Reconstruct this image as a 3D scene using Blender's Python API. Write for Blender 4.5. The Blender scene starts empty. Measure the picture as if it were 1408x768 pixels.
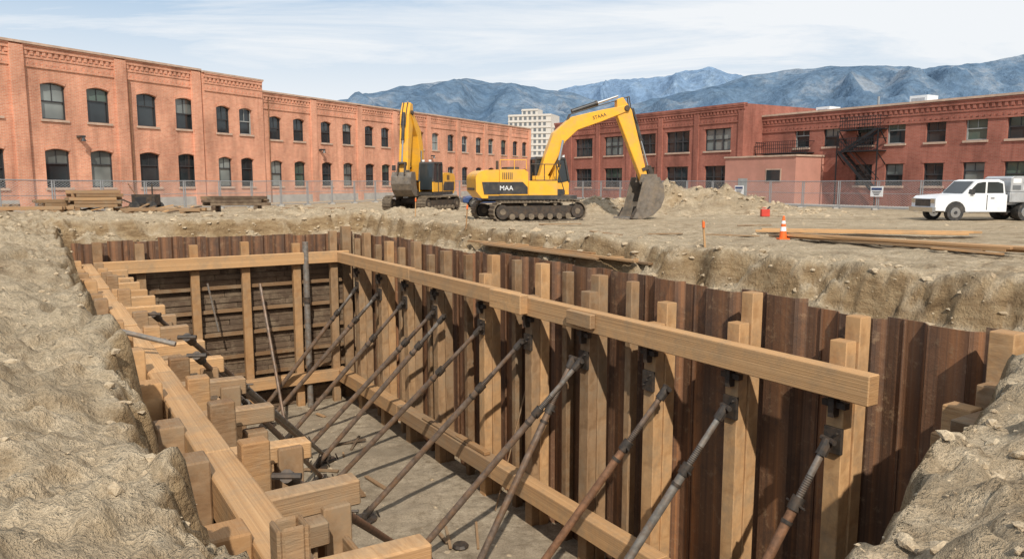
import bpy, math, random
from mathutils import Vector, noise, Matrix
random.seed(7)
sc=bpy.context.scene
R=random.random
def ru(a,b): return a+(b-a)*R()
# ------------------------------------------------------------ frames
CX,CY=-8.96,42.0
UX,UY=.531,-.847
VX,VY=-.847,-.531
def W(u,v,z=0.0): return Vector((CX+UX*u+VX*v, CY+UY*u+VY*v, z))
def toUV(x,y):
    dx,dy=x-CX,y-CY
    return dx*UX+dy*UY, dx*VX+dy*VY
def sm(t):
    t=max(0.0,min(1.0,t)); return t*t*(3-2*t)
def fb(x,y,z=0.0,o=4): return noise.fractal(Vector((x,y,z)),1.0,2.0,o)
FLOOR=-10.0
LW=13.05
NL=[(-60,33.6),(-.35,34.4),(2.9,35.1),(9.8,37.15),(13.4,38.3),(60,54)]
def nu(v):
    for (a,b),(c,d) in zip(NL,NL[1:]):
        if v<=c: return b+(d-b)*(v-a)/(c-a)
    return NL[-1][1]
MOUNDS=[(11,46.5,3.2,2.0,1.3),(8.3,47,2.2,1.6,.9),(14.5,46,2.2,1.5,.6),(5,45,2.0,1.3,.9),(17,44,2.2,1.3,.35),
        (-28,36,6,3,.6),(-22,40.5,4,1.6,.35),(-13,44.8,4,1.4,.4),(-5,44.5,3,1.3,.3)]
def TZ(u,v):
    n1=fb(u*.3,v*.3,1.3,3); n2=fb(u*1.1,v*1.1,5.1,4); n3=fb(u*3.7,v*3.7,9.1,4)
    nuv=nu(v)+.42*fb(v*.8,3.3,0,3)
    if -.35<u and u<nuv and -.35<v<LW:
        z=FLOOR+.06*n2+.05*n1
        dn=nuv-u
        if dn<1.3:
            k=sm(dn/1.3)
            z=(-.8)*(1-k)+FLOOR*k+.25*n2*(1-k)
        return z
    c=[max(-.35-v,0),max(-.35-u,0),max(v-LW,0),max(u-nuv,0)]
    d=math.sqrt(sum(q*q for q in c))
    if d<1e-4:
        d=1e-4; c=[1e-4 if v<=-.35 else 0,1e-4 if u<=-.35 else 0,1e-4 if v>=LW else 0,0]
        if sum(c)==0: c[3]=1e-4
    s=sum(q**4 for q in c)
    w=[q**4/s for q in c]
    e=d+.35*n2+.15*n1
    pr=1.05*(1-sm((e-.40)/ .75))
    el=d+.26*n2+.09*n3+.12*n1
    pl=.55*(1-sm((el-.8)/3.0))+2.8*(1-sm((el-.2)/.8))
    pn=.85*(1-sm((e-.1)/3.2))
    drop=(w[0]+w[1])*pr+w[2]*pl+w[3]*pn
    far=1.0/(1.0+max(0,d-6)/8.0)
    ed=math.exp(-max(0,d-.5)/2.2)
    z=-drop+(.07*n1+.05*n2+.02*n3)*(.35+.65*far)+ed*(.12*n1+.14*n2+.07*n3)
    if c[2]>.6: z+=.12*n2*abs(n2)+.05*n3*max(0,n1+.3)+.12*n1
    if c[3]>0: z+=.16*abs(n2)+.09*abs(n3)*math.exp(-d/3)+.10*n1
    if c[0]>2: z+=.035*math.sin(v*2.2+1.5*n1)*fb(u*.1,v*.5,7,2)*far*2
    x,y=CX+UX*u+VX*v, CY+UY*u+VY*v
    for mx,my,a,b,h in MOUNDS:
        q=((x-mx)/a)**2+((y-my)/b)**2
        if q<5: z+=h*math.exp(-q)*(1+.45*n2+.25*n3)
    return z
def TZw(x,y): return TZ(*toUV(x,y))

# ------------------------------------------------------------ node helpers
def mat(name):
    m=bpy.data.materials.new(name); m.use_nodes=True
    nt=m.node_tree; b=nt.nodes['Principled BSDF']
    return m,nt,b
def N(nt,t,**k):
    n=nt.nodes.new(t)
    for a,v in k.items():
        if a in n.inputs: n.inputs[a].default_value=v
        else: setattr(n,a,v)
    return n
def coord(nt,kind='Object',scale=(1,1,1),rot=0):
    tc=N(nt,'ShaderNodeTexCoord')
    if scale==(1,1,1): return tc.outputs[kind]
    mp=N(nt,'ShaderNodeMapping')
    mp.inputs['Scale'].default_value=scale; mp.inputs['Rotation'].default_value=(0,0,rot)
    nt.links.new(tc.outputs[kind],mp.inputs['Vector']); return mp.outputs[0]
def nz(nt,vec,s,d=5,r=.6,dist=0):
    n=N(nt,'ShaderNodeTexNoise'); n.inputs['Scale'].default_value=s; n.inputs['Detail'].default_value=d
    n.inputs['Roughness'].default_value=r; n.inputs['Distortion'].default_value=dist
    if vec is not None: nt.links.new(vec,n.inputs['Vector'])
    return n.outputs['Fac']
def ramp(nt,fac,stops):
    r=N(nt,'ShaderNodeValToRGB'); e=r.color_ramp.elements
    while len(e)<len(stops): e.new(.5)
    for i,(p,c) in enumerate(stops):
        e[i].position=p; e[i].color=(c[0],c[1],c[2],1) if not isinstance(c,(int,float)) else (c,c,c,1)
    nt.links.new(fac,r.inputs[0]); return r.outputs[0]
def mixc(nt,f,a,b,mode='MIX'):
    m=N(nt,'ShaderNodeMix'); m.data_type='RGBA'; m.blend_type=mode
    for sock,val in ((0,f),(6,a),(7,b)):
        if isinstance(val,(int,float)): m.inputs[sock].default_value=val
        elif isinstance(val,tuple): m.inputs[sock].default_value=(val[0],val[1],val[2],1)
        else: nt.links.new(val,m.inputs[sock])
    return m.outputs[2]
def math_(nt,op,a,b=None,clamp=False):
    m=N(nt,'ShaderNodeMath'); m.operation=op; m.use_clamp=clamp
    for i,val in enumerate((a,b)):
        if val is None: continue
        if isinstance(val,(int,float)): m.inputs[i].default_value=val
        else: nt.links.new(val,m.inputs[i])
    return m.outputs[0]
def bump(nt,b,h,strength=.5,dist=.05):
    n=N(nt,'ShaderNodeBump'); n.inputs['Strength'].default_value=strength; n.inputs['Distance'].default_value=dist
    nt.links.new(h,n.inputs['Height']); nt.links.new(n.outputs[0],b.inputs['Normal'])
def simple(name,col,rough=.6,metal=0,var=.25,scale=3,dirt=None,kind='Object'):
    m,nt,b=mat(name); v=coord(nt,kind)
    f=nz(nt,v,scale,4,.65)
    lo=tuple(c*(1-var) for c in col); hi=tuple(min(1,c*(1+var)) for c in col)
    c=ramp(nt,f,[(.3,lo),(.7,hi)])
    if dirt:
        f2=ramp(nt,nz(nt,v,scale*.7,4,.7),[(.45,0.),(.72,1.)])
        c=mixc(nt,math_(nt,'MULTIPLY',f2,dirt[1]),c,dirt[0])
    nt.links.new(c,b.inputs['Base Color']); b.inputs['Roughness'].default_value=rough; b.inputs['Metallic'].default_value=metal
    return m
# ---- soil
def soil(name,cols,clay=True,bs=1.0,tracks=False):
    m,nt,b=mat(name); v=coord(nt)
    f1=nz(nt,v,.22,3,.6); f2=nz(nt,v,2.3,7,.74); f3=nz(nt,v,18,3,.75); f4=nz(nt,v,.8,5,.65,.6)
    c=ramp(nt,f2,[(.32,cols[0]),(.46,cols[1]),(.62,cols[2])])
    c=mixc(nt,ramp(nt,f1,[(.40,0.),(.62,.7)]),c,cols[3])
    c=mixc(nt,ramp(nt,f4,[(.54,0.),(.66,.6)]),c,cols[0])
    c=mixc(nt,.55,c,ramp(nt,f3,[(.3,.5),(.7,1.5)]),'MULTIPLY')
    h=math_(nt,'ADD',math_(nt,'MULTIPLY',f2,1.0),math_(nt,'MULTIPLY',f3,.34))
    if tracks:
        t=nz(nt,coord(nt,scale=(.10,1.15,.2),rot=1.01),1.0,4,.6,.35)
        c=mixc(nt,ramp(nt,t,[(.50,0.),(.60,.5)]),c,tuple(x*.72 for x in cols[1]))
    if clay:
        g=N(nt,'ShaderNodeNewGeometry')
        sx=N(nt,'ShaderNodeSeparateXYZ'); nt.links.new(g.outputs['Normal'],sx.inputs[0])
        st=ramp(nt,sx.outputs[2],[(.42,.92),(.84,0.)])
        vs=coord(nt,scale=(1,1,3.2))
        strat=nz(nt,vs,1.3,5,.7,.4)
        cc=ramp(nt,strat,[(.3,(.15,.092,.045)),(.48,(.30,.20,.105)),(.68,(.44,.32,.185))])
        c=mixc(nt,st,c,cc)
    nt.links.new(c,b.inputs['Base Color']); b.inputs['Roughness'].default_value=.95
    b.inputs['Specular IOR Level'].default_value=.12
    bump(nt,b,h,1.0,.25*bs)
    return m
M_soil=soil('soil',[(.25,.178,.108),(.455,.352,.232),(.59,.475,.33),(.52,.42,.29)],tracks=True)
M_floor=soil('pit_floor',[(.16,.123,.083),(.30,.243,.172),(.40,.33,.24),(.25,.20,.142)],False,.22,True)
M_clod=soil('clods',[(.26,.185,.115),(.42,.325,.215),(.52,.42,.29),(.46,.365,.25)],False,.3)
# ---- timber
def timber(name,lo,mid,hi,grey=.15,rough=.75):
    m,nt,b=mat(name)
    uv=N(nt,'ShaderNodeUVMap'); at=N(nt,'ShaderNodeVertexColor'); at.layer_name='Col'
    sp=N(nt,'ShaderNodeSeparateColor'); nt.links.new(at.outputs[0],sp.inputs[0])
    mp=N(nt,'ShaderNodeMapping'); mp.inputs['Scale'].default_value=(.6,17,1); nt.links.new(uv.outputs[0],mp.inputs[0])
    g=nz(nt,mp.outputs[0],1.0,5,.66,.6)
    mp2=N(nt,'ShaderNodeMapping'); mp2.inputs['Scale'].default_value=(.5,2.2,1); nt.links.new(uv.outputs[0],mp2.inputs[0])
    l=nz(nt,mp2.outputs[0],1.4,5,.6,1.0)
    c=ramp(nt,g,[(.24,lo),(.5,mid),(.76,hi)])
    tint=ramp(nt,sp.outputs[0],[(0.,(.60,.55,.50)),(.5,(.97,.96,.95)),(1.,(1.22,1.18,1.10))])
    c=mixc(nt,1.0,c,tint,'MULTIPLY')
    c=mixc(nt,ramp(nt,l,[(.46,0.),(.74,.8)]),c,(lo[0]*.62,lo[1]*.62,lo[2]*.7))
    vo=N(nt,'ShaderNodeTexVoronoi'); vo.inputs['Scale'].default_value=1.0
    mp3=N(nt,'ShaderNodeMapping'); mp3.inputs['Scale'].default_value=(1.3,3.2,1); nt.links.new(uv.outputs[0],mp3.inputs[0]); nt.links.new(mp3.outputs[0],vo.inputs['Vector'])
    kn=ramp(nt,vo.outputs['Distance'],[(.05,1.),(.11,0.)])
    c=mixc(nt,math_(nt,'MULTIPLY',kn,.8),c,(lo[0]*.35,lo[1]*.3,lo[2]*.3))
    c=mixc(nt,math_(nt,'MULTIPLY',sp.outputs[1],.45),c,(mid[0]*.6,mid[1]*.52,mid[2]*.45))
    v=coord(nt); mud=ramp(nt,nz(nt,v,1.3,6,.75),[(.46,0.),(.66,1.)])
    c=mixc(nt,math_(nt,'MULTIPLY',mud,grey*4),c,(.27,.205,.135))
    nt.links.new(c,b.inputs['Base Color']); b.inputs['Roughness'].default_value=rough; b.inputs['Specular IOR Level'].default_value=.25
    bump(nt,b,g,.6,.025); return m
M_new=timber('timber',(.36,.195,.085),(.51,.305,.148),(.61,.39,.205),.13)
M_mid=timber('timber_weathered',(.20,.12,.062),(.32,.20,.108),(.42,.28,.165),.17)
M_dark=timber('timber_lagging',(.055,.038,.026),(.115,.078,.052),(.20,.14,.095),.16)
def rust():
    m,nt,b=mat('rusty_steel')
    uv=N(nt,'ShaderNodeUVMap'); at=N(nt,'ShaderNodeVertexColor'); at.layer_name='Col'
    sp=N(nt,'ShaderNodeSeparateColor'); nt.links.new(at.outputs[0],sp.inputs[0])
    mp=N(nt,'ShaderNodeMapping'); mp.inputs['Scale'].default_value=(1.9,.10,1); nt.links.new(uv.outputs[0],mp.inputs[0])
    s=nz(nt,mp.outputs[0],1.2,6,.68,.25)
    mp2=N(nt,'ShaderNodeMapping'); mp2.inputs['Scale'].default_value=(.9,.35,1); nt.links.new(uv.outputs[0],mp2.inputs[0])
    l=nz(nt,mp2.outputs[0],1.1,6,.7,.6)
    v=coord(nt); p=nz(nt,v,4,6,.78)
    c=ramp(nt,s,[(.30,(.055,.033,.022)),(.43,(.125,.066,.038)),(.55,(.205,.098,.047)),(.70,(.37,.17,.065))])
    c=mixc(nt,1.0,c,ramp(nt,sp.outputs[0],[(0.,(.78,.78,.80)),(.6,(.96,.95,.93)),(1.,(1.28,1.2,1.1))]),'MULTIPLY')
    c=mixc(nt,ramp(nt,l,[(.50,0.),(.62,.75)]),c,(.150,.118,.092))
    c=mixc(nt,ramp(nt,p,[(.55,0.),(.66,.6)]),c,(.29,.19,.11))
    c=mixc(nt,ramp(nt,nz(nt,v,.9,5,.7,.5),[(.52,0.),(.66,.6)]),c,(.055,.037,.028))
    nt.links.new(c,b.inputs['Base Color']); b.inputs['Roughness'].default_value=.62
    bump(nt,b,p,.6,.03); return m
M_rust=rust()
M_pipe=simple('prop_steel',(.17,.125,.095),.5,.3,.45,4,((.25,.13,.06),.8))
M_pipe2=simple('prop_galvanised',(.23,.21,.185),.5,.35,.35,5,((.20,.12,.07),.8))
M_piper=simple('prop_rust',(.23,.115,.06),.6,.2,.4,5,((.10,.065,.045),.6))
M_steel=simple('dark_steel',(.06,.05,.042),.55,.4,.4,6,((.16,.10,.06),.6))
M_yel=simple('yellow_paint',(.80,.40,.03),.38,0,.06,2,((.38,.27,.15),.5))
M_black=simple('black_paint',(.03,.03,.032),.4,0,.2,3,((.18,.15,.11),.4))
M_track=simple('track_steel',(.16,.125,.09),.65,.3,.4,6,((.28,.22,.15),.8))
M_bucket=simple('bucket_steel',(.17,.145,.12),.5,.4,.35,4,((.28,.21,.14),.7))
M_rubber=simple('rubber',(.03,.03,.03),.85,0,.2,6,((.16,.13,.1),.6))
M_white=simple('white_paint',(.76,.77,.78),.3,0,.05,2,((.45,.4,.33),.3))
M_silver=simple('silver_panel',(.5,.51,.52),.35,.5,.15,3,((.35,.32,.27),.4))
M_chrome=simple('chrome',(.55,.56,.57),.2,1,.05,3)
M_orange=simple('orange_plastic',(.8,.14,.02),.5,0,.1,3)
M_red=simple('red_paint',(.55,.05,.03),.5,0,.15,3)
M_blue=simple('blue_paint',(.03,.06,.16),.3,0,.1,2)
M_carg=simple('grey_paint',(.16,.17,.18),.3,.3,.1,2)
M_stone=simple('sill_stone',(.46,.33,.25),.85,0,.2,2)
M_frame=simple('window_frame',(.035,.035,.038),.5,0,.2,2)
M_framel=simple('window_frame_light',(.30,.31,.30),.5,0,.15,2)
M_galv=simple('galvanised',(.33,.34,.35),.5,.6,.15,5)
M_concrete=simple('concrete',(.36,.34,.31),.9,0,.2,1.5)
M_roof=simple('roof_membrane',(.22,.21,.20),.9,0,.2,.5)
M_fireesc=simple('black_iron',(.02,.02,.022),.55,.3,.2,4)
def glassm(name,base,em=0):
    m,nt,b=mat(name); v=coord(nt)
    f=nz(nt,v,.35,3,.5); c=ramp(nt,f,[(.35,base),(.7,tuple(x*2.6 for x in base))])
    nt.links.new(c,b.inputs['Base Color']); b.inputs['Roughness'].default_value=.06; b.inputs['Specular IOR Level'].default_value=.55
    bump(nt,b,nz(nt,v,.8,2),.08,.05)
    return m
M_glass=glassm('window_glass',(.016,.02,.022)); M_glass2=glassm('window_blind',(.10,.11,.105)); M_glass3=glassm('window_green',(.04,.055,.045))
def brick(name,a,b2,mort):
    m,nt,b=mat(name)
    tc=N(nt,'ShaderNodeTexCoord'); s=N(nt,'ShaderNodeSeparateXYZ'); nt.links.new(tc.outputs['Object'],s.inputs[0])
    cb=N(nt,'ShaderNodeCombineXYZ'); nt.links.new(math_(nt,'ADD',s.outputs[0],s.outputs[1]),cb.inputs[0]); nt.links.new(s.outputs[2],cb.inputs[1])
    br=N(nt,'ShaderNodeTexBrick'); nt.links.new(cb.outputs[0],br.inputs['Vector'])
    br.inputs['Scale'].default_value=1; br.inputs['Brick Width'].default_value=.30; br.inputs['Row Height'].default_value=.10
    br.inputs['Mortar Size'].default_value=.010; br.inputs['Color1'].default_value=(*a,1); br.inputs['Color2'].default_value=(*b2,1); br.inputs['Mortar'].default_value=(*mort,1)
    br.inputs['Bias'].default_value=-.1
    mp=N(nt,'ShaderNodeMapping'); mp.inputs['Scale'].default_value=(1,1,.35); nt.links.new(tc.outputs['Object'],mp.inputs[0])
    f=nz(nt,mp.outputs[0],.55,5,.65)
    c=mixc(nt,1.0,br.outputs[0],ramp(nt,f,[(.30,.62),(.5,1.),(.70,1.3)]),'MULTIPLY')
    f2=nz(nt,tc.outputs['Object'],2.2,4,.7)
    c=mixc(nt,ramp(nt,f2,[(.52,0.),(.72,.5)]),c,(a[0]*1.15,a[1]*1.45,a[2]*1.6))
    mp4=N(nt,'ShaderNodeMapping'); mp4.inputs['Scale'].default_value=(1.6,1.6,.12); nt.links.new(tc.outputs['Object'],mp4.inputs[0])
    c=mixc(nt,ramp(nt,nz(nt,mp4.outputs[0],1.0,4,.6),[(.55,0.),(.72,.45)]),c,(a[0]*.5,a[1]*.55,a[2]*.6))
    nt.links.new(c,b.inputs['Base Color']); b.inputs['Roughness'].default_value=.9; b.inputs['Specular IOR Level'].default_value=.2
    return m
M_brick=brick('brick_orange',(.52,.21,.125),(.62,.285,.175),(.55,.41,.32))
M_brick2=brick('brick_red',(.28,.09,.063),(.34,.12,.085),(.28,.165,.13))
M_pink=simple('stucco_pink',(.46,.22,.165),.9,0,.12,.8,((.34,.17,.12),.5))
M_tower=simple('tower_concrete',(.52,.49,.45),.85,0,.06,.1)
def chain():
    m,nt,b=mat('chain_link')
    uv=N(nt,'ShaderNodeUVMap'); s=N(nt,'ShaderNodeSeparateXYZ'); nt.links.new(uv.outputs[0],s.inputs[0])
    def stripe(op):
        a=math_(nt,op,s.outputs[0],s.outputs[1]); a=math_(nt,'MULTIPLY',a,14.0); a=math_(nt,'FRACT',a); return math_(nt,'LESS_THAN',a,.11)
    f=math_(nt,'MAXIMUM',stripe('ADD'),stripe('SUBTRACT'))
    t=N(nt,'ShaderNodeBsdfTransparent'); mx=N(nt,'ShaderNodeMixShader')
    nt.links.new(f,mx.inputs[0]); nt.links.new(t.outputs[0],mx.inputs[1]); nt.links.new(b.outputs[0],mx.inputs[2])
    nt.links.new(mx.outputs[0],nt.nodes['Material Output'].inputs[0])
    b.inputs['Base Color'].default_value=(.42,.43,.44,1); b.inputs['Metallic'].default_value=.3; b.inputs['Roughness'].default_value=.5
    return m
M_chain=chain()
def mountain(name,a,b2,c3):
    m,nt,b=mat(name); v=coord(nt)
    f=nz(nt,v,.0035,7,.72); f2=nz(nt,v,.018,5,.75)
    c=ramp(nt,f,[(.35,a),(.52,b2),(.66,c3)])
    c=mixc(nt,.55,c,ramp(nt,f2,[(.35,.55),(.65,1.45)]),'MULTIPLY')
    nt.links.new(c,b.inputs['Base Color']); b.inputs['Roughness'].default_value=1; b.inputs['Specular IOR Level'].default_value=0
    bump(nt,b,f2,.6,60)
    return m
M_mtA=mountain('hill_hazed',(.085,.140,.215),(.125,.185,.26),(.25,.285,.33))  # bluish aerial haze is painted into the rock colours
M_mtB=mountain('hill_far_hazed',(.155,.235,.35),(.18,.265,.385),(.25,.33,.42))  # far range: paler blue, distance haze put into the base colour

# ------------------------------------------------------------ mesh builder
class MB:
    def __init__(s): s.v=[];s.f=[];s.m=[];s.uv=[];s.c=[];s.mats=[]
    def mi(s,m):
        if m not in s.mats: s.mats.append(m)
        return s.mats.index(m)
    def face(s,idx,m,uv=None,col=(.5,0,0,1)):
        s.f.append(idx); s.m.append(s.mi(m)); s.uv.append(uv or [(0,0)]*len(idx)); s.c.append(col)
    def quad(s,a,b,c,d,m,uv=None,col=(.5,0,0,1)):
        i=len(s.v); s.v+= [tuple(a),tuple(b),tuple(c),tuple(d)]; s.face([i,i+1,i+2,i+3],m,uv,col)
    def obox(s,c,ax,ay,az,m,rnd=None,taper=1.0):
        c=Vector(c);ax=Vector(ax);ay=Vector(ay);az=Vector(az)
        if ax.cross(ay).dot(az)<0: ay=-ay
        i=len(s.v)
        for sx,sy,sz in ((-1,-1,-1),(1,-1,-1),(1,1,-1),(-1,1,-1),(-1,-1,1),(1,-1,1),(1,1,1),(-1,1,1)):
            k=taper if sz>0 else 1
            s.v.append(tuple(c+ax*sx*k+ay*sy*k+az*sz))
        L=[ax.length*2,ay.length*2,az.length*2]; lon=L.index(max(L))
        r=R() if rnd is None else rnd; ou,ov=R()*50,R()*50
        fs=[([0,3,2,1],2),([4,5,6,7],2),([0,1,5,4],1),([1,2,6,5],0),([2,3,7,6],1),([3,0,4,7],0)]
        sg=((-1,-1,-1),(1,-1,-1),(1,1,-1),(-1,1,-1),(-1,-1,1),(1,-1,1),(1,1,1),(-1,1,1))
        for q,(idx,nax) in enumerate(fs):
            oth=[a for a in (0,1,2) if a!=nax]
            if lon in oth: ua=lon; va=[a for a in oth if a!=lon][0]
            else: ua,va=oth
            uv=[(sg[k][ua]*L[ua]/2+ou, sg[k][va]*L[va]/2+ov+q*.37) for k in idx]
            s.face([i+k for k in idx],m,uv,(r,1.0 if nax==lon else 0.0,0,1))
    def box(s,x0,x1,y0,y1,z0,z1,m,rnd=None):
        s.obox(((x0+x1)/2,(y0+y1)/2,(z0+z1)/2),((x1-x0)/2,0,0),(0,(y1-y0)/2,0),(0,0,(z1-z0)/2),m,rnd)
    def ubox(s,u0,u1,v0,v1,z0,z1,m,rnd=None,jit=0):
        c=W((u0+u1)/2,(v0+v1)/2,(z0+z1)/2)
        au=Vector((UX,UY,0)); av=Vector((VX,VY,0)); az=Vector((0,0,1))
        if jit:
            q=Matrix.Rotation(ru(-jit,jit),3,'X')@Matrix.Rotation(ru(-jit,jit),3,'Y')@Matrix.Rotation(ru(-jit,jit),3,'Z')
            au,av,az=q@au,q@av,q@az
        s.obox(c,au*(u1-u0)/2,av*(v1-v0)/2,az*(z1-z0)/2,m,rnd)
    def lbox(s,u0,u1,v0,v1,z0,z1,m,rnd=None,jit=0): s.ubox(u0,u1,v0-.3,v1-.3,z0,z1,m,rnd,jit)
    def beam(s,p0,p1,w,h,m,rnd=None,up=(0,0,1)):
        p0=Vector(p0);p1=Vector(p1); d=p1-p0; L=d.length; d.normalize(); up=Vector(up)
        if abs(d.dot(up))>.98: up=Vector((1,0,0))
        sd=d.cross(up).normalized(); uu=sd.cross(d)
        s.obox((p0+p1)/2,d*L/2,sd*w/2,uu*h/2,m,rnd)
    def cyl(s,p0,p1,r0,r1=None,n=12,m=None,caps=True):
        r1=r0 if r1 is None else r1
        p0=Vector(p0);p1=Vector(p1);d=(p1-p0).normalized()
        a=Vector((0,0,1)) if abs(d.z)<.9 else Vector((1,0,0))
        x=d.cross(a).normalized(); y=d.cross(x)
        i=len(s.v)
        for k in range(n):
            t=2*math.pi*k/n; o=x*math.cos(t)+y*math.sin(t)
            s.v.append(tuple(p0+o*r0)); s.v.append(tuple(p1+o*r1))
        for k in range(n):
            a0=i+2*k;b0=i+2*((k+1)%n)
            s.face([a0,b0,b0+1,a0+1],m)
        if caps:
            s.face([i+2*k for k in range(n)][::-1],m); s.face([i+2*k+1 for k in range(n)],m)
    def prism(s,pts,y0,y1,m,taper=None):
        n=len(pts); i=len(s.v)
        for p in pts: s.v.append((p[0],y0,p[1]))
        for p in pts: s.v.append((p[0],y1,p[1]))
        s.face([i+k for k in range(n)],m); s.face([i+n+k for k in range(n)][::-1],m)
        for k in range(n):
            j=(k+1)%n; s.face([i+j,i+k,i+n+k,i+n+j],m)
    def obj(s,name,parent=None,bevel=0,smooth=False,center=True,segs=1):
        me=bpy.data.meshes.new(name)
        if center and s.v:
            lo=[min(p[k] for p in s.v) for k in range(3)];hi=[max(p[k] for p in s.v) for k in range(3)]
            c=Vector([(lo[k]+hi[k])/2 for k in range(3)]); c.z=lo[2]
        else: c=Vector((0,0,0))
        me.from_pydata([(p[0]-c.x,p[1]-c.y,p[2]-c.z) for p in s.v],[],s.f)
        for m in s.mats: me.materials.append(m)
        uvl=me.uv_layers.new(name='UVMap'); cl=me.color_attributes.new('Col','FLOAT_COLOR','CORNER')
        U=[];C=[]
        for fi in range(len(s.f)):
            for q in s.uv[fi]: U+=q; C+=s.c[fi]
        uvl.data.foreach_set('uv',U); cl.data.foreach_set('color',C)
        me.polygons.foreach_set('material_index',s.m)
        if smooth: me.polygons.foreach_set('use_smooth',[True]*len(s.f))
        me.update()
        o=bpy.data.objects.new(name,me); sc.collection.objects.link(o)
        if parent:
            o.parent=parent
            o.location=c-(parent.location if center else Vector((0,0,0)))
        else: o.location=c
        if bevel:
            b=o.modifiers.new('bevel','BEVEL'); b.width=bevel; b.segments=segs; b.limit_method='ANGLE'; b.angle_limit=.6
        if smooth:
            es=o.modifiers.new('es','EDGE_SPLIT'); es.split_angle=math.radians(35)
        return o
def empty(name,loc=(0,0,0),rot=0):
    e=bpy.data.objects.new(name,None); sc.collection.objects.link(e); e.location=loc; e.rotation_euler=(0,0,rot); e.empty_display_size=.5; return e

# ------------------------------------------------------------ terrain
def lin(a,b,st): 
    n=max(1,round((b-a)/st)); return [a+(b-a)*i/n for i in range(n)]
def geo(start,end,first):
    out=[];x=start;st=first;sg=1 if end>start else -1
    while abs(end-x)>st*.8 and len(out)<60:
        x+=sg*st; st*=1.32; out.append(x)
    out.append(end); return out
us=lin(-30,-6,.5)+lin(-6,-1.5,.2)+lin(-1.5,.2,.1)+lin(.2,28,.15)+lin(28,41,.06)+[41]+geo(41,9000,.3)
us=geo(-30,-9000,.8)[::-1]+us
vs=lin(-34,-7,.42)+lin(-7,-2.2,.15)+lin(-2.2,-.34,.08)+lin(-.34,13.0,.22)+lin(13.0,16.8,.055)+lin(16.8,24,.2)+[24]+geo(24,9000,.35)
vs=geo(-34,-9000,.6)[::-1]+vs
nu_,nv_=len(us),len(vs)
V=[];F=[];MI=[];inn=[]
for u in us:
    for v in vs:
        p=W(u,v,TZ(u,v)); V.append(tuple(p)); inn.append(-.3<u<nu(v)-1.1 and -.3<v<LW-.03)
for i in range(nu_-1):
    for j in range(nv_-1):
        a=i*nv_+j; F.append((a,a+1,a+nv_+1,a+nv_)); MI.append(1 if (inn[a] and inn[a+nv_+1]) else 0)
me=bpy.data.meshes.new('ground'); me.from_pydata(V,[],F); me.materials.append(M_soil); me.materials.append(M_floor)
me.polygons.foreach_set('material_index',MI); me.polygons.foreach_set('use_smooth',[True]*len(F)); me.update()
g=bpy.data.objects.new('ground',me); sc.collection.objects.link(g)

# clods ---------------------------------------------------------
import bmesh
bm=bmesh.new(); bmesh.ops.create_icosphere(bm,subdivisions=1,radius=1); bv=[v.co.copy() for v in bm.verts]; bf=[[v.index for v in f.verts] for f in bm.faces]; bm.free()
CV=[];CF=[]
def clod(u,v,r):
    z=TZ(u,v); p=W(u,v,z-r*.15); i=len(CV); sx,sy,sz=ru(.7,1.5),ru(.7,1.4),ru(.4,.85); sd=R()*50
    rz=Matrix.Rotation(R()*6.28,3,'Z')
    for b in bv:
        q=b*(1+.7*noise.noise(b*1.6+Vector((sd,0,0)))); q=rz@Vector((q.x*sx,q.y*sy,q.z*sz))*r
        CV.append(tuple(p+q))
    CF.extend([[i+k for k in f] for f in bf])
for _ in range(900): clod(ru(0,34),-.4-abs(random.gauss(0.9,.8)),.02+.12*R()**4)
for _ in range(450): clod(-.5-abs(random.gauss(.6,1.0)),ru(-2,18),.03+.13*R()**3)
for _ in range(800): clod(ru(4,38.5),13.6+abs(random.gauss(0.0,1.4)),.008+.075*R()**5)
for _ in range(650): 
    v=ru(-3,12.5); clod(nu(v)+abs(random.gauss(.2,.9)),v,.008+.09*R()**4)
for _ in range(600): clod(ru(-6,34),ru(-22,-2),.02+.08*R()**3)
for mx,my,a,b,h in MOUNDS:
    for _ in range(110):
        u,v=toUV(mx+random.gauss(0,a*.8),my+random.gauss(0,b*.9))
        if -.8<u<38 and -.8<v<13.6: continue
        clod(u,v,.04+.2*R()**3)
for _ in range(420): clod(ru(1,34),ru(1.2,12.5),.02+.09*R()**2)
me=bpy.data.meshes.new('soil_clods'); me.from_pydata(CV,[],CF); me.materials.append(M_clod); me.update()
o=bpy.data.objects.new('soil_clods',me); sc.collection.objects.link(o)

# ------------------------------------------------------------ sheet piles
def sheets(mb,fu,L,z0,z1,period,depth,sgn=1):
    s=0;flip=0;a=period*.40;sl=period*.10
    pts=[]
    while s<L:
        o=depth if flip else 0
        pts.append((s,o));pts.append((min(L,s+a),o)); s+=a+sl; flip=1-flip
    zt=z1; rc=.5
    for k in range(len(pts)-1):
        (s0,o0),(s1,o1)=pts[k],pts[k+1]
        if k%4==0: zt=z1+ru(-.13,.07)
        if k%2==0: rc=R()
        A=W(*fu(s0,o0));B=W(*fu(s1,o1))
        ofs=(k//2)*7.3
        q=[(s0+ofs,z0),(s1+ofs,z0),(s1+ofs,zt),(s0+ofs,zt)]
        mb.quad((A.x,A.y,z0),(B.x,B.y,z0),(B.x,B.y,zt),(A.x,A.y,zt),M_rust,q,(rc,0,0,1))
        if o0==o1 and k%4==0:
            c=W(*fu((s0+s1)/2,o0+.02*sgn)); mb.cyl((c.x,c.y,z0),(c.x,c.y,zt),.035,n=6,m=M_rust)
rw=empty('sheet_pile_wall',W(17,0,FLOOR))
mb=MB(); sheets(mb,lambda s,o:(s,-.30+o),34.3,FLOOR-.3,-.82,1.95,.22)
o=mb.obj('sheet_piles',rw); m=o.modifiers.new('s','SOLIDIFY'); m.thickness=.025; m.offset=0
T=MB(); TW=MB(); H=MB()
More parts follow.
